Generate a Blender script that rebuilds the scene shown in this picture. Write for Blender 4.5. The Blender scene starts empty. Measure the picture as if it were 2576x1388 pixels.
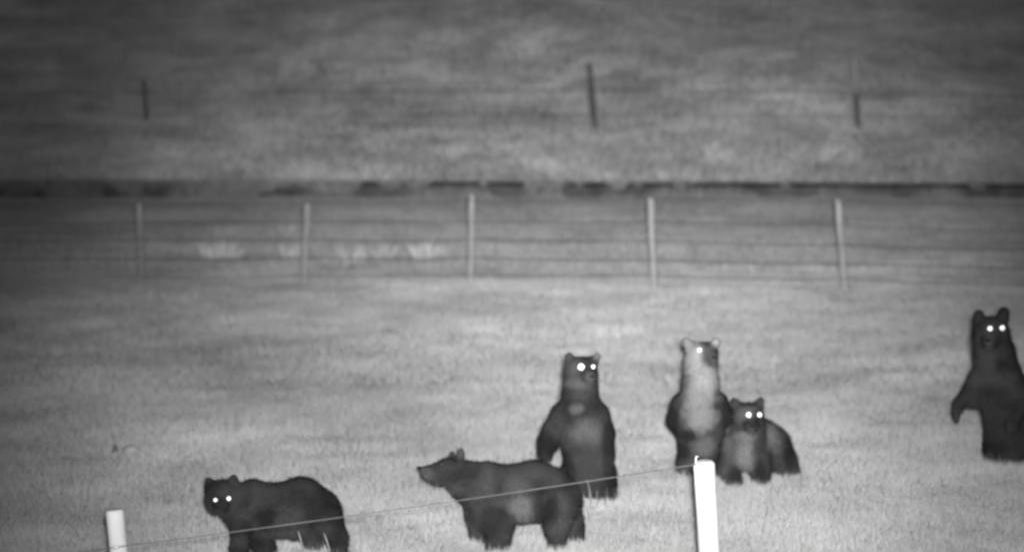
import bpy, math, random
import numpy as np
from mathutils import Vector, Matrix
from mathutils.bvhtree import BVHTree

R = math.radians
rng = np.random.default_rng(7)
random.seed(7)
S = bpy.context.scene
COL = S.collection

# ---------------------------------------------------------------- camera
F = 4807.0; PW, PH = 2576.0, 1388.0          # focal length in units of a 2576 px wide frame
CAM_Z = 3.1
PITCH = math.atan((PH / 2 - 152) / F)
cam_d = bpy.data.cameras.new('camera'); cam = bpy.data.objects.new('camera', cam_d); COL.objects.link(cam)
cam.location = (0, 0, CAM_Z); cam.rotation_euler = (math.pi / 2 - PITCH, 0, 0)
cam_d.sensor_width = 36; cam_d.lens = F / PW * 36; cam_d.clip_end = 600; cam_d.clip_start = .1
cam_d.dof.use_dof = True; cam_d.dof.focus_distance = 10.2
cam_d.dof.aperture_fstop = cam_d.lens / 1000 / 0.050
S.camera = cam

# ---------------------------------------------------------------- world, infrared lamp, exposure
w = bpy.data.worlds.new('World'); S.world = w; w.use_nodes = True
nt = w.node_tree; nt.nodes.clear()
sky = nt.nodes.new('ShaderNodeTexSky'); sky.sky_type = 'NISHITA'; sky.sun_disc = False
sky.sun_elevation = R(1); sky.sun_rotation = R(200)
bw = nt.nodes.new('ShaderNodeRGBToBW'); bg = nt.nodes.new('ShaderNodeBackground'); wo = nt.nodes.new('ShaderNodeOutputWorld')
bg.inputs['Strength'].default_value = 0.10
nt.links.new(sky.outputs[0], bw.inputs[0]); nt.links.new(bw.outputs[0], bg.inputs[0]); nt.links.new(bg.outputs[0], wo.inputs[0])

# the camera's own ring of infrared emitters: a few beams of different throw, all leaving from beside the lens
LAMPS = [(1.5, -14, 34, 8800, 1.3), (1.5, -7, 26, 11000, 1.6), (1.5, -3, 16, 25000, 2), (5, -3, 26, 11400, 1)]   # azimuth, elevation, cone, power, widening
for az, el, size, power, wide in LAMPS:
    ld = bpy.data.lights.new('infrared_lamp', 'SPOT'); lamp = bpy.data.objects.new('infrared_lamp', ld); COL.objects.link(lamp)
    ld.energy = power; ld.spot_size = R(size); ld.spot_blend = 1.0; ld.shadow_soft_size = .07
    lamp.location = (.06, -.05, CAM_Z + .12); lamp.rotation_euler = (math.pi / 2 + R(el), 0, -R(az)); lamp.scale = (wide, 1, 1)

S.view_settings.view_transform = 'Standard'; S.view_settings.look = 'None'
S.view_settings.exposure = .15; S.view_settings.gamma = 1
S.render.engine = 'CYCLES'; S.cycles.use_denoising = True
S.cycles.pixel_filter_type = 'BLACKMAN_HARRIS'; S.cycles.filter_width = 2.8
S.cycles.max_bounces = 5

# ---------------------------------------------------------------- pixel <-> world
cp, sp = math.cos(PITCH), math.sin(PITCH)
def ray(px, py):
    u = (px - PW / 2) / F; v = (PH / 2 - py) / F
    return Vector((u, cp + v * sp, -sp + v * cp))
def at(px, py, Y):
    d = ray(px, py); return Vector((0, 0, CAM_Z)) + d * (Y / d.y)
def project(P):
    P = np.asarray(P); x = P[:, 0]; y = P[:, 1]; z = P[:, 2] - CAM_Z
    zc = y * cp - z * sp; yc = y * sp + z * cp
    return PW / 2 + F * x / zc, PH / 2 - F * yc / zc

# ---------------------------------------------------------------- terrain shape
BANK = 43.0
def vnoise(x, y, s, seed=0):
    x = np.asarray(x, float) / s; y = np.asarray(y, float) / s
    xi = np.floor(x).astype(int); yi = np.floor(y).astype(int); fx = x - xi; fy = y - yi
    fx = fx * fx * (3 - 2 * fx); fy = fy * fy * (3 - 2 * fy)
    def h(a, b):
        n = (a * 374761393 + b * 668265263 + seed * 974711) & 0x7fffffff
        n = ((n ^ (n >> 13)) * 1274126177) & 0x7fffffff
        return ((n ^ (n >> 16)) & 0xffff) / 65535.0
    return (h(xi, yi) * (1 - fx) + h(xi + 1, yi) * fx) * (1 - fy) + (h(xi, yi + 1) * (1 - fx) + h(xi + 1, yi + 1) * fx) * fy
def lip_z(x): return .37 - .004 * np.asarray(x, float)
def low_z(x, y):
    dip = np.clip((np.asarray(y, float) - 42.0) / .7, 0, 1); dip = dip * dip * (3 - 2 * dip)
    return ((vnoise(x, y, 2.3, 1) - .5) * .07 + (vnoise(x, y, 6.5, 2) - .5) * .10) * (1 - .7 * dip) - .09 * dip
def hill_z(x, y):
    y = np.asarray(y, float); d = np.maximum(y - BANK, 0)
    return lip_z(x) + .214 * d + np.minimum(d / 3, 1) * ((vnoise(x, y, 3.1, 3) - .5) * .35 + (vnoise(x, y, 9, 4) - .5) * .8)
def ground_z(x, y): return float(low_z(x, y) if y < BANK else hill_z(x, y))

# ---------------------------------------------------------------- materials (an infrared picture: every colour is a grey)
def mat(name, val=.3, rough=.9, attr=None, noise=None, spec=.1, transl=0, bump=None):
    m = bpy.data.materials.new(name); m.use_nodes = True; n = m.node_tree; b = n.nodes['Principled BSDF']
    b.inputs['Roughness'].default_value = rough; b.inputs['Specular IOR Level'].default_value = spec
    b.inputs['Base Color'].default_value = (val, val, val, 1)
    src = None
    if attr:
        a = n.nodes.new('ShaderNodeAttribute'); a.attribute_name = attr; src = a.outputs['Color']
    if noise:
        cur = None
        tc = n.nodes.new('ShaderNodeTexCoord')
        for (scale, lo, hi, st) in noise:
            mp = n.nodes.new('ShaderNodeMapping'); mp.inputs['Scale'].default_value = st
            t = n.nodes.new('ShaderNodeTexNoise'); t.inputs['Scale'].default_value = scale; t.inputs['Detail'].default_value = 4
            r = n.nodes.new('ShaderNodeMapRange'); r.inputs['From Min'].default_value = .3; r.inputs['From Max'].default_value = .7
            r.inputs['To Min'].default_value = lo; r.inputs['To Max'].default_value = hi
            n.links.new(tc.outputs['Object'], mp.inputs[0]); n.links.new(mp.outputs[0], t.inputs[0]); n.links.new(t.outputs[0], r.inputs[0])
            if cur is None: cur = r.outputs[0]
            else:
                mm = n.nodes.new('ShaderNodeMath'); mm.operation = 'MULTIPLY'; n.links.new(cur, mm.inputs[0]); n.links.new(r.outputs[0], mm.inputs[1]); cur = mm.outputs[0]
        sc = n.nodes.new('ShaderNodeVectorMath'); sc.operation = 'SCALE'
        if src is None: sc.inputs[0].default_value = (val, val, val)
        else: n.links.new(src, sc.inputs[0])
        n.links.new(cur, sc.inputs['Scale']); src = sc.outputs[0]
    if src is not None: n.links.new(src, b.inputs['Base Color'])
    if bump:
        t = n.nodes.new('ShaderNodeTexNoise'); t.inputs['Scale'].default_value = bump[0]; t.inputs['Detail'].default_value = 6
        bp = n.nodes.new('ShaderNodeBump'); bp.inputs['Strength'].default_value = bump[1]; bp.inputs['Distance'].default_value = bump[2]
        tc = n.nodes.new('ShaderNodeTexCoord'); n.links.new(tc.outputs['Object'], t.inputs[0])
        n.links.new(t.outputs[0], bp.inputs['Height']); n.links.new(bp.outputs[0], b.inputs['Normal'])
    if transl:
        tr = n.nodes.new('ShaderNodeBsdfTranslucent'); mx = n.nodes.new('ShaderNodeMixShader'); mx.inputs[0].default_value = transl
        if src is not None: n.links.new(src, tr.inputs[0])
        else: tr.inputs[0].default_value = (val, val, val, 1)
        o = n.nodes['Material Output']; n.links.new(b.outputs[0], mx.inputs[1]); n.links.new(tr.outputs[0], mx.inputs[2]); n.links.new(mx.outputs[0], o.inputs[0])
    return m
PATCH = [(.45, .84, 1.15, (1, .8, 1)), (1.3, .9, 1.1, (1, 1, 1)), (.12, .85, 1.1, (1, 2.5, 1))]
M_ground = mat('turf', .42, noise=PATCH, bump=(9, .5, .05))
M_hill = mat('hillside_turf', .58, noise=[(.45, .82, 1.2, (1, 1, 1)), (1.3, .88, 1.12, (1, 1, 1)), (.11, .8, 1.2, (1, 1, 1))], bump=(4, .6, .1))
M_soil = mat('shaded_bare_soil', .10, noise=[(2.5, .6, 1.5, (1, 1, 1))], bump=(8, 1, .08))  # soil colour kept dark to carry the shade beneath the turf lip
M_grass = mat('grass_blades', attr='tone', transl=.35, noise=PATCH)
M_hgrass = mat('hill_grass_blades', attr='tone', transl=.35, noise=[(.45, .82, 1.2, (1, 1, 1)), (1.3, .88, 1.12, (1, 1, 1)), (.11, .8, 1.2, (1, 1, 1))])
M_leaf = mat('leaves', attr='tone', transl=.3)
M_stem = mat('stems', .2)
M_fur = mat('bear_coat', attr='tone', rough=1, spec=.0)
M_eye = mat('eyeshine_white', .98, rough=.3, spec=.6)  # eyeshine painted as a near-white eye colour
M_deye = mat('dark_eye', .02, rough=.2, spec=.5)
M_nose = mat('bear_nose', .006, rough=.7, spec=.12)
M_post = mat('peeled_wood', .36, noise=[(6, .86, 1.08, (3, 3, .35)), (3, .9, 1.06, (1, 1, 1))], rough=.8, bump=(30, .3, .01))
M_ptop = mat('sawn_end_grain', .26, noise=[(20, .85, 1.1, (1, 1, 1))])
M_mpost = mat('weathered_wood', .21, noise=[(5, .78, 1.2, (3, 3, .4))], rough=.9, bump=(25, .4, .01))
M_bpost = mat('dark_stained_wood', .13, noise=[(4, .7, 1.3, (3, 3, .5))], rough=.9)
M_wire = mat('rusty_wire', .03, rough=.7)
M_tape = mat('electric_fence_rope', .060, noise=[(3, .7, 1.5, (1, 1, 1))], rough=.6)
M_plastic = mat('insulator_plastic', .35, rough=.5)
M_stone = mat('pale_stone', .24, noise=[(12, .8, 1.15, (1, 1, 1))])
M_clod = mat('dark_clod', .07)

# ---------------------------------------------------------------- helpers
def mesh_np(name, V, faces_flat, sizes, material, tone=None, smooth=True):
    me = bpy.data.meshes.new(name)
    V = np.ascontiguousarray(V, np.float32); nL = len(faces_flat)
    me.vertices.add(len(V)); me.vertices.foreach_set('co', V.ravel())
    me.loops.add(nL); me.loops.foreach_set('vertex_index', np.asarray(faces_flat, np.int32))
    st = np.concatenate([[0], np.cumsum(sizes)[:-1]]).astype(np.int32)
    me.polygons.add(len(sizes)); me.polygons.foreach_set('loop_start', st)
    me.update(calc_edges=True)
    if smooth: me.polygons.foreach_set('use_smooth', np.ones(len(sizes), bool))
    if tone is not None:
        a = me.color_attributes.new('tone', 'FLOAT_COLOR', 'POINT')
        c = np.ones((len(V), 4), np.float32); c[:, :3] = np.asarray(tone, np.float32)[:, None]; a.data.foreach_set('color', c.ravel())
    me.materials.append(material); me.validate()
    return me
def add(name, me, parent=None, loc=None):
    o = bpy.data.objects.new(name, me); COL.objects.link(o)
    if parent is not None: o.parent = parent
    if loc is not None: o.location = loc
    return o
def tag(o, label=None, cat=None, group=None, kind=None):
    if label: o['label'] = label
    if cat: o['category'] = cat
    if group: o['group'] = group
    if kind: o['kind'] = kind
    return o
def empty(name, loc):
    o = bpy.data.objects.new(name, None); COL.objects.link(o); o.location = loc; return o
class MB:
    def __init__(s): s.V = []; s.F = []
    def tube(s, pts, rad, n=8, cap=True):
        pts = [Vector(p) for p in pts]; base = len(s.V)
        if not hasattr(rad, '__len__'): rad = [rad] * len(pts)
        for i, p in enumerate(pts):
            t = (pts[min(i + 1, len(pts) - 1)] - pts[max(i - 1, 0)]).normalized()
            a = t.cross(Vector((0, 1, 0)) if abs(t.y) < .9 else Vector((1, 0, 0))).normalized(); b = t.cross(a)
            for k in range(n):
                th = 2 * math.pi * k / n; s.V.append(p + (a * math.cos(th) + b * math.sin(th)) * rad[i])
        for i in range(len(pts) - 1):
            for k in range(n):
                k2 = (k + 1) % n; s.F.append((base + i * n + k, base + i * n + k2, base + (i + 1) * n + k2, base + (i + 1) * n + k))
        if cap:
            s.F.append(tuple(base + k for k in range(n))[::-1]); s.F.append(tuple(base + (len(pts) - 1) * n + k for k in range(n)))
        return s
    def mesh(s, name, m, origin=Vector((0, 0, 0)), tone=None, smooth=True):
        V = np.array([tuple(v - origin) for v in s.V]); ff = [i for f in s.F for i in f]
        return mesh_np(name, V, ff, [len(f) for f in s.F], m, tone, smooth)

# ---------------------------------------------------------------- ground sheets
def sheet(name, xs, ys, zf, material):
    X, Y = np.meshgrid(xs, ys); Z = zf(X, Y); V = np.stack([X, Y, Z], -1).reshape(-1, 3)
    nx, ny = len(xs), len(ys); i = np.arange(nx * ny).reshape(ny, nx)
    q = np.stack([i[:-1, :-1], i[:-1, 1:], i[1:, 1:], i[1:, :-1]], -1).reshape(-1, 4)
    return tag(add(name, mesh_np(name, V, q.ravel(), np.full(len(q), 4), material)), kind='structure')
xs = np.concatenate([np.linspace(-120, -22, 25), np.arange(-21.6, 21.7, .4), np.linspace(22, 120, 25)])
ys = np.concatenate([np.linspace(-60, 8, 20), np.arange(8.4, BANK + .41, .4)])
sheet('ground', xs, ys, low_z, M_ground)
sheet('hillside', xs, np.concatenate([[BANK - .06, BANK + .1], np.arange(BANK + .5, 80, .5), np.linspace(81, 190, 30)]), hill_z, M_hill)
# cut bank of bare soil, coloured dark for the shade under overhanging turf
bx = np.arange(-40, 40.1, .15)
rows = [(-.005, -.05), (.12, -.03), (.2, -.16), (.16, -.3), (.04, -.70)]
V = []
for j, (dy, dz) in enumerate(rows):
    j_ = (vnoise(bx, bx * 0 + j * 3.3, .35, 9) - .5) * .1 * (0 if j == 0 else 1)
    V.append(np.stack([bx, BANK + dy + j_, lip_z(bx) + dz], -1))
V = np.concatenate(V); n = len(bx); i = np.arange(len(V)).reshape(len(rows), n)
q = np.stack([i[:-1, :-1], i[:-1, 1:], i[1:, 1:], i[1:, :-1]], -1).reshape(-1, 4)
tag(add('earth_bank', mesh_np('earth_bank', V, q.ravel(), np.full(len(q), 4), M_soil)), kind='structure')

# ---------------------------------------------------------------- grass
def blades(P, H, W, lean, tone, droop=None):
    n = len(P); a = rng.uniform(0, 2 * np.pi, n); side = np.stack([np.cos(a), np.sin(a), np.zeros(n)], -1) * (W * .5)[:, None]
    b = rng.uniform(0, 2 * np.pi, n); l = np.abs(rng.normal(0, lean, n))
    d = np.stack([np.cos(b) * l, np.sin(b) * l, np.ones(n)], -1)
    if droop is not None: d = droop
    d /= np.linalg.norm(d, axis=1)[:, None]
    V = np.stack([P - side, P + side, P + d * H[:, None]], 1).reshape(-1, 3)
    t = np.repeat(tone, 3); return V, t
def grass_obj(name, V, t, m, label):
    k = len(V) // 3
    o = add(name, mesh_np(name, V, np.arange(3 * k), np.full(k, 3), m, t, smooth=False))
    return tag(o, label, 'grass', kind='stuff')
def scatter(y0, y1, dens, side=2.0):
    wmax = .30 * y1 + side; n = int((y1 - y0) * 2 * wmax * dens)
    y = rng.uniform(y0, y1, n); x = rng.uniform(-wmax, wmax, n); k = np.abs(x) < .30 * y + side
    return x[k], y[k]
Vs, Ts = [], []
for (y0, y1, dens, h, wd) in [(10.2, 13.5, 11000, .045, .0034), (13.5, 18, 7000, .055, .0044), (18, 28, 2800, .08, .0068), (28, 43.1, 900, .13, .012)]:
    x, y = scatter(y0, y1, dens); z = low_z(x, y) - .01
    c = vnoise(x, y, .35, 11) * .6 + vnoise(x, y, 1.3, 12) * .4
    H = h * (.55 + .9 * c) * rng.uniform(.6, 1.3, len(x)); Wd = wd * rng.uniform(.6, 1.3, len(x))
    v, t = blades(np.stack([x, y, z], -1), H, Wd, .55, .48 * rng.uniform(.8, 1.15, len(x)) * (.85 + .3 * c)); Vs.append(v); Ts.append(t)
x, y = scatter(11.2, 17, 420); c = vnoise(x, y, .28, 41) * .6 + vnoise(x, y, .9, 42) * .4; k = c > .5; x = x[k]; y = y[k]; c = c[k]
v, t = blades(np.stack([x, y, low_z(x, y) - .01], -1), (.045 + .32 * (c - .48)) * rng.uniform(.6, 1.3, len(x)), rng.uniform(.003, .006, len(x)), .35, .44 * rng.uniform(.85, 1.12, len(x))); Vs.append(v); Ts.append(t)
grass_obj('meadow_grass', np.concatenate(Vs), np.concatenate(Ts), M_grass, 'short pale meadow grass covering the ground around the bears')
x, y = scatter(43.1, 78, 300, 3); z = hill_z(x, y) - .02
c = vnoise(x, y, .8, 13)
v, t = blades(np.stack([x, y, z], -1), .15 * (.4 + 1.1 * c) * rng.uniform(.6, 1.3, len(x)), .03 * rng.uniform(.6, 1.3, len(x)), .6, .68 * rng.uniform(.85, 1.1, len(x)))
grass_obj('hillside_grass', v, t, M_hgrass, 'rough darker grass on the slope behind the earth bank')
# turf tufts hanging over and standing before the bank
Vs, Ts = [], []
x = rng.uniform(-16, 16, 26000); c = vnoise(x, x * 0, .55, 21) * .65 + vnoise(x, x * 0, 2.6, 22) * .35 
c = c * .75 + .25 * vnoise(x, x * 0, .22, 27) + np.interp(x, [-16, -9.8, -9.2, -6.6, -6, -3.3, -2.8, 4.6, 5.4, 16], [.36, .36, .04, .04, .13, .13, .03, .03, -.03, -.03]); k = rng.uniform(0, 1, len(x)) < np.clip((c - .46) * 4, .0, 1); x = x[k]; c = c[k]; n = len(x)
P = np.stack([x, np.full(n, BANK - .08) + rng.uniform(-.03, .06, n), lip_z(x) + rng.uniform(-.03, .03, n)], -1)
sl = (vnoise(x, x * 0, .8, 33) - .5) * 2.2
d = np.stack([sl + rng.normal(0, .25, n), rng.uniform(-.6, -.15, n), np.full(n, -1.)], -1)
v, t = blades(P, (c - .44) * 1.5 * rng.uniform(.5, 1.1, n), rng.uniform(.02, .035, n), 0, .40 * rng.uniform(.8, 1.15, n), d); Vs.append(v); Ts.append(t)
x = rng.uniform(-16, 16, 16000); c = vnoise(x, x * 0, .8, 23) * .5 + vnoise(x, x * 0, 2.1, 24) * .5; n = len(x)
P = np.stack([x, BANK - rng.uniform(.05, .6, n), np.zeros(n)], -1); P[:, 2] = low_z(P[:, 0], P[:, 1])
v, t = blades(P, np.clip((c - .36) * 1.7 + .25 * (vnoise(x, x * 0, .3, 26) - .5), .04, .42) * rng.uniform(.6, 1.15, n), rng.uniform(.015, .03, n), .5, .40 * rng.uniform(.8, 1.15, n)); Vs.append(v); Ts.append(t)
grass_obj('bank_grass', np.concatenate(Vs), np.concatenate(Ts), M_grass, 'ragged grass hanging over the dark edge of the earth bank')

# ---------------------------------------------------------------- bears
def smooth_body(prims, h=.0085, k=.011):
    P = np.array([p[1:4] for p in prims]); Rr = np.array([max(p[4:7]) for p in prims])
    lo = (P - Rr[:, None]).min(0) - .04; hi = (P + Rr[:, None]).max(0) + .04
    for p in prims:
        if p[0] == 'c': hi = np.maximum(hi, np.array(p[7:10]) + p[10] + .04); lo = np.minimum(lo, np.array(p[7:10]) - p[10] - .04)
    n = np.ceil((hi - lo) / h).astype(int) + 1
    gx, gy, gz = [lo[i] + np.arange(n[i]) * h for i in range(3)]
    acc = np.zeros(n)
    for p in prims:
        c = np.array(p[1:4]); a_lo, a_hi = c - max(p[4:7]), c + max(p[4:7])
        if p[0] == 'c': e = np.array(p[7:10]); a_lo = np.minimum(a_lo, e - p[10]); a_hi = np.maximum(a_hi, e + p[10])
        m = 8 * k
        s = [slice(max(0, int((a_lo[i] - m - lo[i]) / h)), min(n[i], int((a_hi[i] + m - lo[i]) / h) + 2)) for i in range(3)]
        X = gx[s[0]][:, None, None]; Y = gy[s[1]][None, :, None]; Z = gz[s[2]][None, None, :]
        if p[0] == 'e':
            q = np.sqrt(((X - c[0]) / p[4]) ** 2 + ((Y - c[1]) / p[5]) ** 2 + ((Z - c[2]) / p[6]) ** 2)
            g = np.sqrt(((X - c[0]) / p[4] ** 2) ** 2 + ((Y - c[1]) / p[5] ** 2) ** 2 + ((Z - c[2]) / p[6] ** 2) ** 2) + 1e-6
            d = q * (q - 1) / g
        else:
            ba = e - c; L2 = (ba ** 2).sum() + 1e-9
            t = np.clip(((X - c[0]) * ba[0] + (Y - c[1]) * ba[1] + (Z - c[2]) * ba[2]) / L2, 0, 1)
            d = np.sqrt((X - c[0] - t * ba[0]) ** 2 + (Y - c[1] - t * ba[1]) ** 2 + (Z - c[2] - t * ba[2]) ** 2) - (p[4] + (p[10] - p[4]) * t)
        acc[s[0], s[1], s[2]] += np.exp(-np.clip(d / k, -60, 60))
    D = -k * np.log(np.maximum(acc, 1e-12)) + .004
    # surface nets
    ins = D < 0
    c8 = [(i, j, l) for i in (0, 1) for j in (0, 1) for l in (0, 1)]
    sh = tuple(np.array(D.shape) - 1)
    cnt = sum(ins[i:i + sh[0], j:j + sh[1], l:l + sh[2]].astype(int) for i, j, l in c8)
    act = (cnt > 0) & (cnt < 8); idx = -np.ones(sh, int); cells = np.argwhere(act); idx[act] = np.arange(len(cells))
    acc_p = np.zeros((len(cells), 3)); acc_n = np.zeros(len(cells))
    for a in range(8):
        for b in range(a + 1, 8):
            ca, cb = np.array(c8[a]), np.array(c8[b])
            if np.abs(ca - cb).sum() != 1: continue
            da = D[tuple((cells + ca).T)]; db = D[tuple((cells + cb).T)]; m = (da < 0) != (db < 0)
            t = np.where(m, da / np.where(m, da - db, 1), 0)
            acc_p += np.where(m[:, None], ca + t[:, None] * (cb - ca), 0); acc_n += m
    V = lo + (cells + acc_p / acc_n[:, None]) * h
    Q = []
    for ax in range(3):
        o1, o2 = [(1, 2), (2, 0), (0, 1)][ax]
        A = [slice(None)] * 3; B = [slice(None)] * 3; A[ax] = slice(0, -1); B[ax] = slice(1, None)
        ch = ins[tuple(A)] != ins[tuple(B)]; e = np.argwhere(ch)
        e = e[(e[:, o1] > 0) & (e[:, o2] > 0) & (e[:, o1] < D.shape[o1] - 1) & (e[:, o2] < D.shape[o2] - 1)]
        u = np.zeros(3, int); u[o1] = 1; v = np.zeros(3, int); v[o2] = 1
        q = np.stack([idx[tuple((e - u - v).T)], idx[tuple((e - v).T)], idx[tuple(e.T)], idx[tuple((e - u).T)]], -1)
        fl = ~ins[tuple(e.T)]; q[fl] = q[fl][:, ::-1]; Q.append(q)
    Q = np.concatenate(Q)
    # light relaxing of the surface
    E = np.concatenate([Q[:, [0, 1]], Q[:, [1, 2]], Q[:, [2, 3]], Q[:, [3, 0]]]); E = np.concatenate([E, E[:, ::-1]])
    deg = np.bincount(E[:, 0], minlength=len(V))[:, None]
    for _ in range(3):
        s = np.stack([np.bincount(E[:, 0], V[E[:, 1], a], minlength=len(V)) for a in range(3)], -1); V = V * .5 + .5 * s / np.maximum(deg, 1)
    return V, Q

def bear(Y0, base_px, ground_py, chains, blobs, eyes, nose, patches, label, tone=.034, fur_n=30000, fur_len=.022, dark_eyes=()):
    """chains: lists of (px, py, depth offset, radius px); blobs: (px, py, depth offset, rx px, rz px, depth radius m)"""
    Y0 -= .17; low = lambda v: v + 14 * min(1, max(0, (v - ground_py + 70) / 40))
    chains = [[(a, low(b), c, d) for a, b, c, d in ch] for ch in chains]
    g = at(base_px, ground_py, Y0); org = Vector((g.x, Y0, ground_z(g.x, Y0)))
    prims = []
    for ch in chains:
        nodes = []
        for (px, py, do, r) in ch:
            p = at(px, py, Y0 + do); nodes.append((p, r * (Y0 + do) / F))
        if len(nodes) == 1: nodes = nodes * 2
        for (p, r), (q, s) in zip(nodes[:-1], nodes[1:]):
            prims.append(('c', p.x, p.y, p.z, r, r, r, q.x, q.y, q.z, s))
    for (px, py, do, rx, rz, ry) in blobs:
        p = at(px, py, Y0 + do); sc = (Y0 + do) / F; prims.append(('e', p.x, p.y, p.z, rx * sc, ry, rz * sc))
    V, Q = smooth_body(prims)
    V[:, 2] = np.maximum(V[:, 2], low_z(V[:, 0], V[:, 1]) - .01)
    def coat(Pt, Nrm):
        px, py = project(Pt); t = np.full(len(Pt), tone * 2.15)
        t *= .45 + .9 * vnoise(px, py, 34, 5) + .2 * vnoise(px, py, 11, 6)
        for (cx, cy, rx, ry, val) in patches:
            d = np.sqrt(((px - cx) / rx) ** 2 + ((py - cy) / ry) ** 2) + (vnoise(px, py, 17, 14) - .5) * .35 + (vnoise(px, py, 6, 16) - .5) * .15; m = np.clip((1.5 - d) / 1.15, 0, 1); m = m * m * (3 - 2 * m)
            m = m * np.clip(-Nrm[:, 1] * 2 + .3, 0, 1); t = t * (1 - m) + val * 1.3 * m
        return t
    # normals
    a = V[Q[:, 2]] - V[Q[:, 0]]; b = V[Q[:, 3]] - V[Q[:, 1]]; fn = np.cross(a, b); area = np.linalg.norm(fn, axis=1)
    vn = np.stack([np.bincount(Q.ravel(), np.repeat(fn[:, i], 4), minlength=len(V)) for i in range(3)], -1); vn /= np.linalg.norm(vn, axis=1)[:, None] + 1e-9
    o3 = np.array(org); root = empty('bear', org); tag(root, label, 'bear', 'bears standing and walking in the grass')
    me = mesh_np('body', V - o3, Q.ravel(), np.full(len(Q), 4), M_fur, coat(V, vn)); add('body', me, root)
    # coat of short hairs
    f = rng.choice(len(Q), fur_n, p=area / area.sum()); wts = rng.dirichlet([1, 1, 1, 1], fur_n)
    P = (V[Q[f]] * wts[:, :, None]).sum(1); N = fn[f] / area[f][:, None]
    k = P[:, 2] > .04; P = P[k]; N = N[k]; n = len(P)
    d = N * .6 + np.array([0, 0, -.75]) + rng.normal(0, .28, (n, 3)); d /= np.linalg.norm(d, axis=1)[:, None]
    L = fur_len * rng.uniform(.5, 1.4, n) * (.7 + .6 * vnoise(P[:, 0], P[:, 2], .05, 8))
    px, py = project(P)
    for ex, ey, er in list(eyes) + [(nose[0], nose[1], nose[2])] * (nose is not None): L = np.where(np.hypot(px - ex, py - ey) < er * 2.2, L * .25, L)
    sd = np.cross(d, N); sd /= np.linalg.norm(sd, axis=1)[:, None] + 1e-9; sd *= .0028
    FV = np.stack([P - sd - N * .003, P + sd - N * .003, P + d * L[:, None]], 1).reshape(-1, 3) - o3
    ft = np.repeat(coat(P, N) * rng.uniform(.7, 1.35, n), 3)
    add('fur', mesh_np('fur', FV, np.arange(3 * n), np.full(n, 3), M_fur, ft, smooth=False), root)
    bvh = BVHTree.FromPolygons([Vector(v) for v in V], [tuple(int(i) for i in q) for q in Q])
    def knob(name, px, py, r, m, flat=.5, sx=1.0, sz=1.0, out=.004):
        d = ray(px, py).normalized(); hit = bvh.ray_cast(Vector((0, 0, CAM_Z)), d)[0]
        if hit is None: hit = at(px, py, Y0 - .1)
        rr = r * (.8 if m is M_eye else 1) * hit.y / F; mb = MB(); nn, mm = 14, 8
        for i in range(mm + 1):
            th = math.pi * i / mm
            for j in range(nn):
                ph = 2 * math.pi * j / nn; mb.V.append(Vector((math.cos(ph) * math.sin(th) * rr * sx, math.cos(th) * rr * flat, math.sin(ph) * math.sin(th) * rr * sz)))
        for i in range(mm):
            for j in range(nn): mb.F.append((i * nn + j, i * nn + (j + 1) % nn, (i + 1) * nn + (j + 1) % nn, (i + 1) * nn + j))
        add(name, mb.mesh(name, m), root, hit - d * out - org)
    for ex, ey, er in eyes: knob('eye', ex, ey, er, M_eye, .7, out=.012)
    for ex, ey, er in dark_eyes: knob('eye', ex, ey, er, M_deye)
    if nose is not None: knob('nose', nose[0], nose[1], nose[2], M_nose, .6, 1.2, .8)
    return root

# 1 walking, head turned to the camera
bear(11.75, 700, 1420, [
    [(640, 1262, 0, 56), (692, 1274, .04, 60), (757, 1268, .09, 70), (800, 1286, .12, 62)],
    [(715, 1298, .05, 56), (760, 1302, .08, 52)], [(634, 1234, 0, 32)],
    [(562, 1248, -.05, 38), (606, 1270, 0, 50), (640, 1268, 0, 54)], [(612, 1290, -.02, 48)],
    [(560, 1256, -.12, 24), (552, 1274, -.2, 17), (550, 1278, -.25, 11)], [(538, 1262, -.08, 21)], [(542, 1276, -.1, 17)],
    [(529, 1218, -.02, 14), (525, 1208, -.01, 11)], [(587, 1214, -.02, 15), (588, 1202, -.01, 12)],
    [(606, 1320, -.1, 28), (603, 1370, -.12, 24), (600, 1418, -.12, 22), (588, 1425, -.16, 15)],
    [(650, 1325, .06, 36), (664, 1370, .06, 30), (660, 1420, .05, 24), (648, 1428, .0, 16)],
    [(822, 1308, 0, 46), (848, 1350, -.02, 28), (856, 1392, -.02, 21), (846, 1420, -.06, 18)],
    [(775, 1308, .16, 44), (786, 1352, .18, 26), (797, 1398, .2, 19), (788, 1420, .16, 17)],
    ], [(555, 1240, -.05, 39, 36, .11)], [(542, 1257, 6.5), (575.5, 1253, 7)], (550, 1276, 7),
    [(715, 1325, 36, 34, .022), (585, 1235, 36, 45, .020), (745, 1215, 60, 16, .016), (668, 1300, 26, 26, .008), (822, 1270, 34, 50, .0095)], 'dark bear walking beside the short left fence post, head turned to the camera', .0085)
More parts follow.
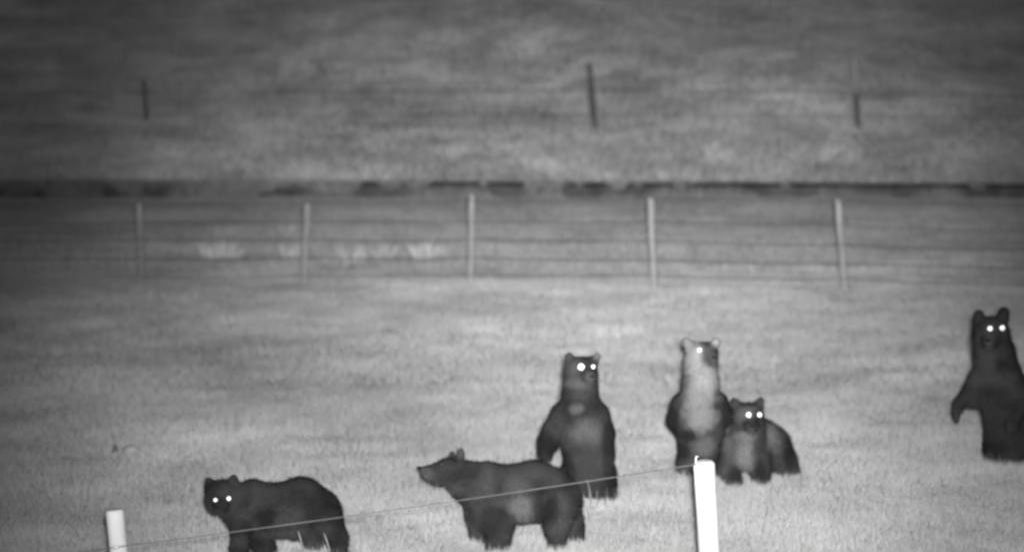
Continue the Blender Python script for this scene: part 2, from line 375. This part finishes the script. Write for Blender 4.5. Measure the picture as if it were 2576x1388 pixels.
# 2 walking in profile, muzzle raised
bear(12.05, 1260, 1395, [
    [(1128, 1181, 0, 33), (1176, 1207, 0, 50), (1225, 1226, 0, 64), (1285, 1236, 0, 69), (1345, 1226, 0, 71), (1393, 1240, 0, 62), (1412, 1256, 0, 56)],
    [(1124, 1186, 0, 29), (1100, 1188, 0, 24), (1078, 1186, 0, 16), (1063, 1181, 0, 10)],
    [(1228, 1196, 0, 37)], [(1222, 1262, 0, 58)], [(1315, 1260, 0, 58), (1360, 1262, 0, 50)],
    [(1158, 1150, -.05, 12), (1159, 1135, -.05, 11)], [(1136, 1150, .07, 9), (1138, 1141, .07, 9)],
    [(1222, 1290, -.1, 44), (1258, 1312, -.12, 38), (1252, 1355, -.12, 31), (1242, 1388, -.13, 27), (1228, 1394, -.15, 16)],
    [(1205, 1290, .1, 38), (1207, 1335, .1, 27), (1207, 1380, .1, 22), (1196, 1390, .08, 15)],
    [(1408, 1272, -.09, 50), (1400, 1322, -.1, 33), (1402, 1360, -.1, 22), (1392, 1388, -.12, 18)],
    [(1425, 1275, .1, 42), (1444, 1320, .1, 26), (1455, 1355, .1, 19), (1445, 1386, .06, 17)],
    ], [], [], (1055, 1176, 6), [(1300, 1232, 32, 58, .028), (1310, 1276, 27, 36, .052), (1335, 1180, 66, 24, .022), (1072, 1192, 24, 18, .034), (1120, 1230, 40, 14, .028), (1158, 1133, 12, 14, .028), (1228, 1365, 50, 18, .018), (1445, 1270, 20, 40, .017), (1385, 1280, 24, 40, .009), (1235, 1310, 40, 40, .012), (1158, 1190, 50, 22, .012)],
    'bear walking in side view with raised muzzle, in front of a standing bear', .0115, dark_eyes=[(1112, 1166, 3)])
# 3 standing behind it
bear(13.3, 1490, 1275, [
    [(1480, 1192, .02, 62), (1477, 1115, 0, 64), (1464, 1052, 0, 60), (1460, 990, 0, 45), (1461, 945, 0, 44)],
    [(1472, 938, -.1, 25), (1484, 946, -.17, 16), (1488, 948, -.19, 12)],
    [(1436, 910, 0, 16), (1432, 896, 0, 12)], [(1492, 908, 0, 16), (1503, 893, 0, 9)],
    [(1418, 1040, -.02, 34), (1392, 1080, -.05, 28), (1378, 1112, -.08, 26), (1372, 1138, -.14, 18), (1376, 1150, -.16, 10)],
    [(1504, 1040, -.02, 31), (1521, 1088, -.06, 26), (1526, 1140, -.1, 20), (1529, 1178, -.12, 16)],
    [(1518, 1190, 0, 35), (1522, 1245, 0, 29), (1520, 1268, -.08, 20)], [(1440, 1195, 0, 38), (1436, 1250, 0, 30), (1436, 1268, -.08, 20)],
    ], [(1463, 930, -.03, 41, 35, .105)], [(1462, 922.6, 10), (1492, 922, 6)], (1490, 946, 6),
    [(1475, 1088, 40, 34, .042), (1450, 1027, 20, 14, .040), (1450, 962, 34, 16, .034), (1440, 925, 22, 30, .026), (1476, 1160, 24, 60, .02), (1486, 948, 16, 14, .028), (1504, 894, 14, 12, .045), (1430, 897, 14, 14, .02), (1376, 1118, 26, 34, .0075), (1532, 1110, 18, 80, .008), (1420, 1165, 24, 40, .009), (1540, 1215, 18, 30, .010)],
    'bear standing upright behind the side-view bear, one forearm hanging out', .0095)
# 4 pale-chested, standing
bear(14.1, 1757, 1212, [
    [(1757, 1150, .02, 54), (1760, 1092, 0, 54), (1760, 1030, 0, 52), (1762, 965, 0, 47), (1762, 915, 0, 44)],
    [(1780, 893, -.06, 26), (1792, 900, -.12, 16), (1796, 902, -.15, 12)],
    [(1736, 870, 0, 15), (1727, 858, 0, 12)], [(1793, 870, 0, 14), (1802, 859, 0, 11)],
    [(1714, 1015, 0, 29), (1702, 1055, -.05, 25), (1718, 1086, -.14, 19), (1734, 1094, -.17, 12)],
    [(1806, 1010, 0, 27), (1826, 1055, -.03, 24), (1814, 1085, -.12, 18), (1806, 1098, -.14, 12)],
    [(1732, 1160, 0, 33), (1728, 1205, -.01, 26), (1728, 1212, -.1, 17)], [(1785, 1160, 0, 32), (1785, 1205, 0, 26), (1785, 1212, -.1, 17)],
    ], [(1766, 893, -.02, 40, 35, .11)], [(1759.7, 880, 6)], (1797, 899, 6),
    [(1768, 965, 40, 52, .115), (1758, 1004, 36, 30, .09), (1760, 1048, 44, 38, .085), (1742, 890, 30, 46, .10), (1787, 890, 20, 28, .026), (1772, 1122, 32, 28, .046), (1732, 862, 22, 14, .07), (1802, 860, 14, 14, .10), (1766, 932, 36, 14, .10), (1740, 1170, 26, 20, .03), (1692, 1060, 20, 50, .008), (1722, 1092, 20, 12, .008), (1830, 1045, 16, 46, .008), (1720, 1135, 18, 26, .010)],
    'upright bear with a very pale face, throat and chest behind the tall white post', .0095)
# 5 crouching next to it
bear(13.8, 1890, 1228, [
    [(1884, 1075, -.08, 42), (1876, 1125, -.02, 50), (1874, 1140, 0, 41)],
    [(1908, 1100, .1, 54), (1936, 1120, .25, 54), (1948, 1152, .38, 52)], [(1856, 1092, .05, 34)],
    [(1886, 1058, -.22, 25), (1890, 1072, -.32, 16), (1891, 1076, -.36, 11)],
    [(1855, 1020, -.12, 15), (1847, 1010, -.12, 12)], [(1907, 1020, -.12, 15), (1914, 1005, -.12, 9)],
    [(1850, 1125, 0, 38), (1834, 1170, -.02, 30), (1846, 1205, -.03, 22), (1844, 1222, -.08, 18)],
    [(1905, 1125, 0, 36), (1913, 1175, -.02, 28), (1916, 1210, -.03, 21), (1914, 1224, -.08, 17)],
    [(1970, 1158, .3, 38), (1984, 1180, .3, 28), (1982, 1202, .25, 20)], [(1940, 1160, .42, 34), (1945, 1195, .42, 22)],
    ], [(1884, 1045, -.16, 41, 35, .11)], [(1883.4, 1043, 8), (1911, 1042.5, 7)], (1893, 1071, 6),
    [(1874, 1140, 22, 42, .065), (1872, 1096, 26, 14, .055), (1946, 1100, 20, 38, .055), (1832, 1090, 18, 46, .05), (1868, 1045, 28, 30, .036), (1884, 1064, 18, 8, .014), (1913, 1190, 16, 36, .009), (1846, 1196, 18, 24, .011), (1985, 1140, 16, 44, .010), (1882, 1014, 30, 8, .016)],
    'crouching bear with bright eyes pressed against the pale-chested bear', .0125)
# 6 tall one at the right edge
bear(14.55, 2530, 1178, [
    [(2535, 1120, .02, 60), (2532, 1060, 0, 56), (2522, 1000, 0, 60), (2510, 945, 0, 58), (2502, 890, 0, 52), (2494, 850, 0, 46)],
    [(2492, 850, -.12, 27), (2488, 862, -.2, 17), (2487, 864, -.24, 12)],
    [(2464, 805, 0, 17), (2462, 791, 0, 14)], [(2522, 800, 0, 17), (2525, 785, 0, 15)],
    [(2466, 950, 0, 32), (2446, 990, -.03, 28), (2412, 1013, -.08, 15), (2406, 1036, -.1, 11), (2407, 1056, -.11, 7)], [(2455, 1000, -.03, 22)],
    [(2555, 960, -.02, 28), (2560, 1020, -.1, 24), (2545, 1070, -.2, 18), (2540, 1085, -.22, 12)],
    [(2508, 1118, 0, 36), (2506, 1155, 0, 30), (2504, 1172, -.08, 20)], [(2565, 1120, .04, 38), (2568, 1160, .04, 30), (2566, 1172, -.05, 20)],
    ], [(2494, 834, -.02, 47, 40, .12)], [(2490.7, 826, 8), (2521.5, 824.6, 8)], (2484, 856, 7),
    [(2478, 890, 26, 60, .020), (2500, 835, 40, 36, .015), (2484, 848, 20, 16, .026), (2508, 1060, 20, 40, .014)], 'tallest dark bear, standing upright at the right edge with one paw hanging', .0085)

# ---------------------------------------------------------------- fences
def wiggle_post(mb, a, b, r0, r1, n=12, seg=7, dome=False):
    pts, rad = [], []
    for i in range(seg + 1):
        t = i / seg; pts.append(a.lerp(b, t) + Vector((random.uniform(-1, 1), random.uniform(-1, 1), 0)) * r0 * .1 * (0 < i < seg)); rad.append((r0 + (r1 - r0) * t) * random.uniform(.95, 1.05))
    if dome:
        t = (b - a).normalized(); pts += [b + t * r1 * .25, b + t * r1 * .42]; rad += [r1 * .9, r1 * .7]
    mb.tube(pts, rad, n); return pts
# near electric fence
fe = empty('electric_fence', (0, 9.4, 0)); tag(fe, 'thick white wooden posts nearest the camera with one thin electric rope', 'fence')
O = Vector((0, 9.4, 0))
def near_post(tx, ty, bx_, by_, r, Y, topm):
    top = at(tx, ty, Y); q = at(bx_, by_, Y); dirv = (q - top).normalized(); gz = ground_z(q.x, Y); bot = top + dirv * ((top.z - gz + .1) / -dirv.z)
    mb = MB(); rr = r * Y / F
    pts = [bot.lerp(top, i / 9) + Vector((random.uniform(-1, 1), 0, 0)) * rr * .02 for i in range(10)]; rad = [rr * random.uniform(.985, 1.015) for _ in range(10)]
    up = (top - bot).normalized(); pts += [top + up * rr * .12, top + up * rr * .3]; rad += [rr * .95, rr * .74]
    mb.tube(pts, rad, 28, cap=False)
    p = add('post', mb.mesh('post', M_post, O), fe)
    base = len(mb.V) - 28; m2 = MB(); m2.V = [v.copy() for v in mb.V[base:]] ; c = sum(m2.V, Vector()) / 28; m2.V.append(c + up * .006)
    m2.F = [(i, (i + 1) % 28, 28) for i in range(28)]
    add('post_top', m2.mesh('post_top', M_ptop if topm else M_post, O), p)
    return p
near_post(289, 1287, 299, 1388, 23.2, 9.3, True)
near_post(1771, 1167, 1784, 1388, 27.6, 9.5, False)
# rope between them, and on to the left
pL = at(292, 1375, 9.22); pR = at(1760, 1166, 9.42)
pts = []
for i in range(41):
    t = i / 40; p = pL.lerp(pR, t); p.z -= .012 * 4 * t * (1 - t); pts.append(p)
mb = MB(); d = (pL - pR); mb.tube([pL + d * .8] + pts, .0026, 6)
add('rope', mb.mesh('rope', M_tape, O), fe)
mb = MB(); a = at(1752, 1168, 9.42); mb.tube([a, at(1750, 1156, 9.42), at(1752, 1148, 9.42), at(1757, 1147, 9.43)], .004, 6)
add('insulator_hook', mb.mesh('insulator_hook', M_plastic, O), fe)
mb = MB(); mb.tube([at(285, 1375, 9.2), at(292, 1375, 9.2), at(299, 1375, 9.2)], .009, 8)
add('insulator', mb.mesh('insulator', M_plastic, O), fe)

# middle fence of barbed wire
fm = empty('barbed_wire_fence', (0, 27, 0)); tag(fm, 'five thin grey posts strung with five dark wires across the meadow', 'fence')
O = Vector((0, 27, 0))
mposts = [((350, 510), (358, 702), 9), ((774, 508), (763, 712), 10), ((1188, 488), (1184, 704), 9.5), ((1637, 497), (1649, 735), 9.5), ((2107, 500), (2131, 732), 9.5)]
tops = []
for (t, b, r) in mposts:
    g = at(b[0], b[1], 1); d = ray(*b); Y = CAM_Z * d.y / -d.z
    top = at(t[0], t[1], Y); bot = at(b[0], b[1], Y); bot.z -= .25
    mb = MB(); wiggle_post(mb, bot, top, r * Y / F, r * Y / F * .92, 12, 9)
    add('fence_post', mb.mesh('fence_post', M_mpost, O), fm); tops.append((t, b, Y, r * Y / F))
wy = [[(-500, 512), (350, 510), (773, 509), (1187, 506), (1640, 498), (2108, 506), (2700, 518)],
      [(-500, 566), (352, 559), (772, 556), (1187, 557), (1641, 556), (2113, 566), (2700, 578)],
      [(-500, 606), (354, 603), (770, 602), (1186, 602), (1643, 605), (2117, 615), (2700, 627)],
      [(-500, 656), (356, 650), (768, 647), (1185, 648), (1644, 653), (2122, 663), (2700, 676)],
      [(-500, 702), (357, 696), (765, 692), (1185, 691), (1646, 692), (2127, 702), (2700, 718)]]
Ys = [tops[0][2] + .3] + [t[2] for t in tops] + [tops[-1][2] - .3]
rs = [0] + [t[3] for t in tops] + [0]
for wl in wy:
    mb = MB(); P = [at(x, y, Y - r - .004) for (x, y), Y, r in zip(wl, Ys, rs)]; pts = []
    for a, b in zip(P[:-1], P[1:]):
        sag = random.uniform(.0, .025)
        for i in range(12):
            t = i / 12; p = a.lerp(b, t); p.z -= sag * 4 * t * (1 - t) - (random.uniform(-.003, .003)); pts.append(p)
    pts.append(P[-1]); mb.tube(pts, .0041, 5)
    for a, b in zip(pts[:-1], pts[1:]):
        if random.random() < .9:
            c = a.lerp(b, random.random()); v = Vector((random.uniform(-.4, .4), .2, 1)).normalized() * .014
            mb.tube([c - v, c + v], [.002, .002], 3)
    add('barbed_wire', mb.mesh('barbed_wire', M_wire, O), fm)

# back fence on the slope
def on_hill(px, py):
    d = ray(px, py); t = 40.0
    while t < 200:
        p = Vector((0, 0, CAM_Z)) + d * (t / d.y)
        if p.z < ground_z(p.x, p.y) and p.y > BANK: return p
        t += .05
    return p
fb = empty('slope_fence', (0, 48, 0)); tag(fb, 'dark leaning posts and faint wires on the slope above the earth bank', 'fence')
O = Vector((0, 48, 0)); bt = []
for (t, b, r) in [((362, 205), (369, 308), 6), ((1482, 160), (1499, 326), 9), ((2148, 145), (2160, 322), 8)]:
    p = on_hill(*b); top = at(t[0], t[1], p.y); mb = MB(); bot = p.copy(); bot.z -= .25
    wiggle_post(mb, bot, top, r * p.y / F, r * p.y / F * .8, 10, 8); q = add('fence_post', mb.mesh('fence_post', M_bpost, O), fb); bt.append(p)
    if t[0] == 2148:
        mb = MB(); mb.tube([top.lerp(p, .52), top.lerp(p, .1), top + Vector((0, 0, .03))], [r * p.y / F * 1.12, r * p.y / F, r * p.y / F * .95], 10); add('pale_top', mb.mesh('pale_top', mat('bleached_wood', .36), O), q)
for ws in [[(-300, 236), (365, 233), (1489, 228), (2152, 232), (2800, 246)], [(-300, 298), (367, 290), (1495, 290), (2156, 292), (2800, 304)]]:
    Yl = [bt[0].y, bt[0].y, bt[1].y, bt[2].y, bt[2].y]; P = [at(x, y, Y - .12) for (x, y), Y in zip(ws, Yl)]; mb = MB(); mb.tube(P, .0075, 5)
    add('wire', mb.mesh('wire', M_wire, O), fb)

# ---------------------------------------------------------------- plants
def leafy(org, n, rad, hgt, leaf, tone, upright=False):
    u = rng.normal(0, 1, (n, 3)); u /= np.linalg.norm(u, axis=1)[:, None]; r = rng.uniform(.3, 1, n) ** .5
    if upright:
        P = np.stack([u[:, 0] * rad * .35, u[:, 1] * rad * .35, np.zeros(n)], -1); d = np.stack([u[:, 0] * .55, u[:, 1] * .55, np.ones(n)], -1)
        v, t = blades(P, hgt * rng.uniform(.6, 1.1, n), np.full(n, leaf) * rng.uniform(.7, 1.2, n), 0, tone * rng.uniform(.85, 1.1, n), d)
        W = v.reshape(-1, 3, 3); mid = (W[:, 0] + W[:, 1]) / 2 * .5 + W[:, 2] * .5; s = (W[:, 1] - W[:, 0]) * .5
        a = mid - s; b = mid + s; base = (W[:, 0] + W[:, 1]) / 2
        V = np.stack([base, b, W[:, 2], a], 1).reshape(-1, 3); return V, np.repeat(t.reshape(-1, 3)[:, 0], 4), 4
    lump = .75 + .5 * vnoise(u[:, 0] * 2 + 9 + org.x, u[:, 2] * 2 + org.y, .8, 15)
    P = np.stack([u[:, 0] * rad, u[:, 1] * rad * .7, np.abs(u[:, 2]) ** .6 * hgt], -1) * (r * lump)[:, None]
    v, t = blades(P, leaf * rng.uniform(1, 2, n), np.full(n, leaf), 1.2, tone * rng.uniform(.75, 1.2, n)); return v, t, 3
def plant(name, org, label, cat, group, **k):
    stem = k.pop('stem', True); root = empty(name, org); tag(root, label, cat, group); V, t, s = leafy(org, **k)
    add('foliage', mesh_np('foliage', V, np.arange(len(V)), np.full(len(V) // s, s), M_leaf, t, smooth=False), root)
    if stem:
        mb = MB()
        for _ in range(3):
            e = Vector((random.uniform(-.5, .5) * k['rad'], random.uniform(-.3, .3) * k['rad'], k['hgt'] * .8)); mb.tube([Vector((0, 0, -.05)), e * .5 + Vector((.02, 0, 0)), e], [.012, .008, .003], 5)
        add('stem', mb.mesh('stem', M_stem), root)
bushes = [((742, 195), 46, 52, 0.81, 'round pale bush high on the slope, brightest on the left half'), ((928, 205), 34, 34, 0.72, 'small round bush right of the brightest pale bush'),
          ((600, 310), 45, 38, 0.65, 'wide low bush below the brightest pale bush'), ((222, 285), 42, 24, 0.61, 'low dim bush beside the leftmost back fence post'),
          ((2105, 412), 66, 60, 0.72, 'broad pale bush just above the bank, below the right dark post'), ((1812, 415), 48, 48, 0.72, 'pale bush just above the bank, between the two dark posts'),
          ((1335, 405), 34, 50, 0.63, 'upright bush above the bank, left of the middle dark post'), ((1985, 105), 60, 18, 0.58, 'dim flat bush near the top of the picture'),
          ((1970, 148), 34, 16, 0.72, 'small flat bush under the dim flat bush at the top'), ((590, 430), 60, 26, 0.65, 'low spreading bush on the bank at the left')]
for (b, rw, rh, tn, lab) in bushes:
    p = on_hill(*b); s = p.y / F; p.z -= .03
    plant('bush', p, lab, 'bush', 'bushes on the slope', n=900, rad=rw * s, hgt=rh * s * 1.1, leaf=.055, tone=tn)
weeds = [((548, 655), 30, 52, 0.59, 'brightest leafy weed clump behind the fence, between the first and second posts'), ((590, 655), 12, 32, 0.56, 'narrow weed right beside the brightest weed clump'),
         ((712, 600), 28, 36, 0.46, 'weed clump farther back, just left of the second post'), ((738, 660), 24, 48, 0.51, 'weed clump touching the left side of the second fence post'),
         ((845, 668), 34, 36, 0.46, 'low weed clump just right of the second fence post'), ((890, 668), 20, 55, 0.49, 'tall narrow weed between the second and third posts'),
         ((965, 655), 18, 40, 0.49, 'small weed midway between the second and third posts'), ((1070, 658), 22, 56, 0.51, 'upright weed clump left of the third fence post'),
         ((1108, 650), 14, 34, 0.46, 'small leaning weed nearest the left of the third post'), ((1755, 645), 20, 30, 0.33, 'faint weed right of the fourth fence post'),
         ((1905, 690), 10, 40, 0.38, 'single thin weed between the fourth and fifth posts'), ((2250, 640), 22, 26, 0.30, 'dim weed right of the fifth fence post')]
for (b, rw, rh, tn, lab) in weeds:
    d = ray(*b); Y = CAM_Z * d.y / -d.z; p = at(b[0], b[1], Y); s = Y / F
    plant('weed', p, lab, 'weed', 'leafy weeds behind the middle fence', n=90, rad=rw * s * 2.8, hgt=rh * s * 1.15, leaf=.028, tone=tn, upright=True, stem=False)
for (pts, Y, lab) in [([(770, 1412), (762, 1375), (755, 1352), (751, 1336)], 11.4, 'pale grass stalk before the belly of the left bear'),
                      ([(838, 1412), (828, 1380), (821, 1356), (815, 1340)], 11.4, 'pale grass stalk between the hind legs of the left bear'),
                      ([(1486, 1315), (1486, 1280), (1485, 1245), (1481, 1222), (1477, 1206)], 12.75, 'tall bent grass stalk behind the rump of the side-view bear')]:
    P = [at(x, y, Y) for x, y in pts]; o = P[0].copy(); P[0].z -= .05; mb = MB(); mb.tube(P, [.0035, .004, .005, .003, .002][:len(P)] , 6)
    s = add('grass_stalk', mb.mesh('grass_stalk', mat('pale_stalk', .19), o), loc=o); tag(s, lab, 'grass stalk', 'tall grass stalks')
# stone and clod
def rock(name, px, py, rx, ry, m, label, cat):
    d = ray(px, py); Y = CAM_Z * d.y / -d.z; p = at(px, py, Y); p.z = ground_z(p.x, p.y); s = Y / F; mb = MB(); nn, mm = 16, 9
    for i in range(mm + 1):
        th = math.pi * i / mm
        for j in range(nn):
            ph = 2 * math.pi * j / nn; k = 1 + .25 * (float(vnoise(j * .7 + px, i * .9, 1.1, 3)) - .5)
            mb.V.append(Vector((math.cos(ph) * math.sin(th) * rx * s * k, math.sin(ph) * math.sin(th) * rx * s * .7 * k, math.cos(th) * ry * s * k)))
    for i in range(mm):
        for j in range(nn): mb.F.append((i * nn + j, (i + 1) * nn + j, (i + 1) * nn + (j + 1) % nn, i * nn + (j + 1) % nn))
    tag(add(name, mb.mesh(name, m), loc=p), label, cat)
rock('stone', 330, 1133, 22, 18, M_stone, 'small flat pale stone lying in the meadow at the far left', 'stone')
rock('earth_clod', 290, 1138, 8, 24, M_clod, 'small dark earth clod just left of the pale stone', 'clod')
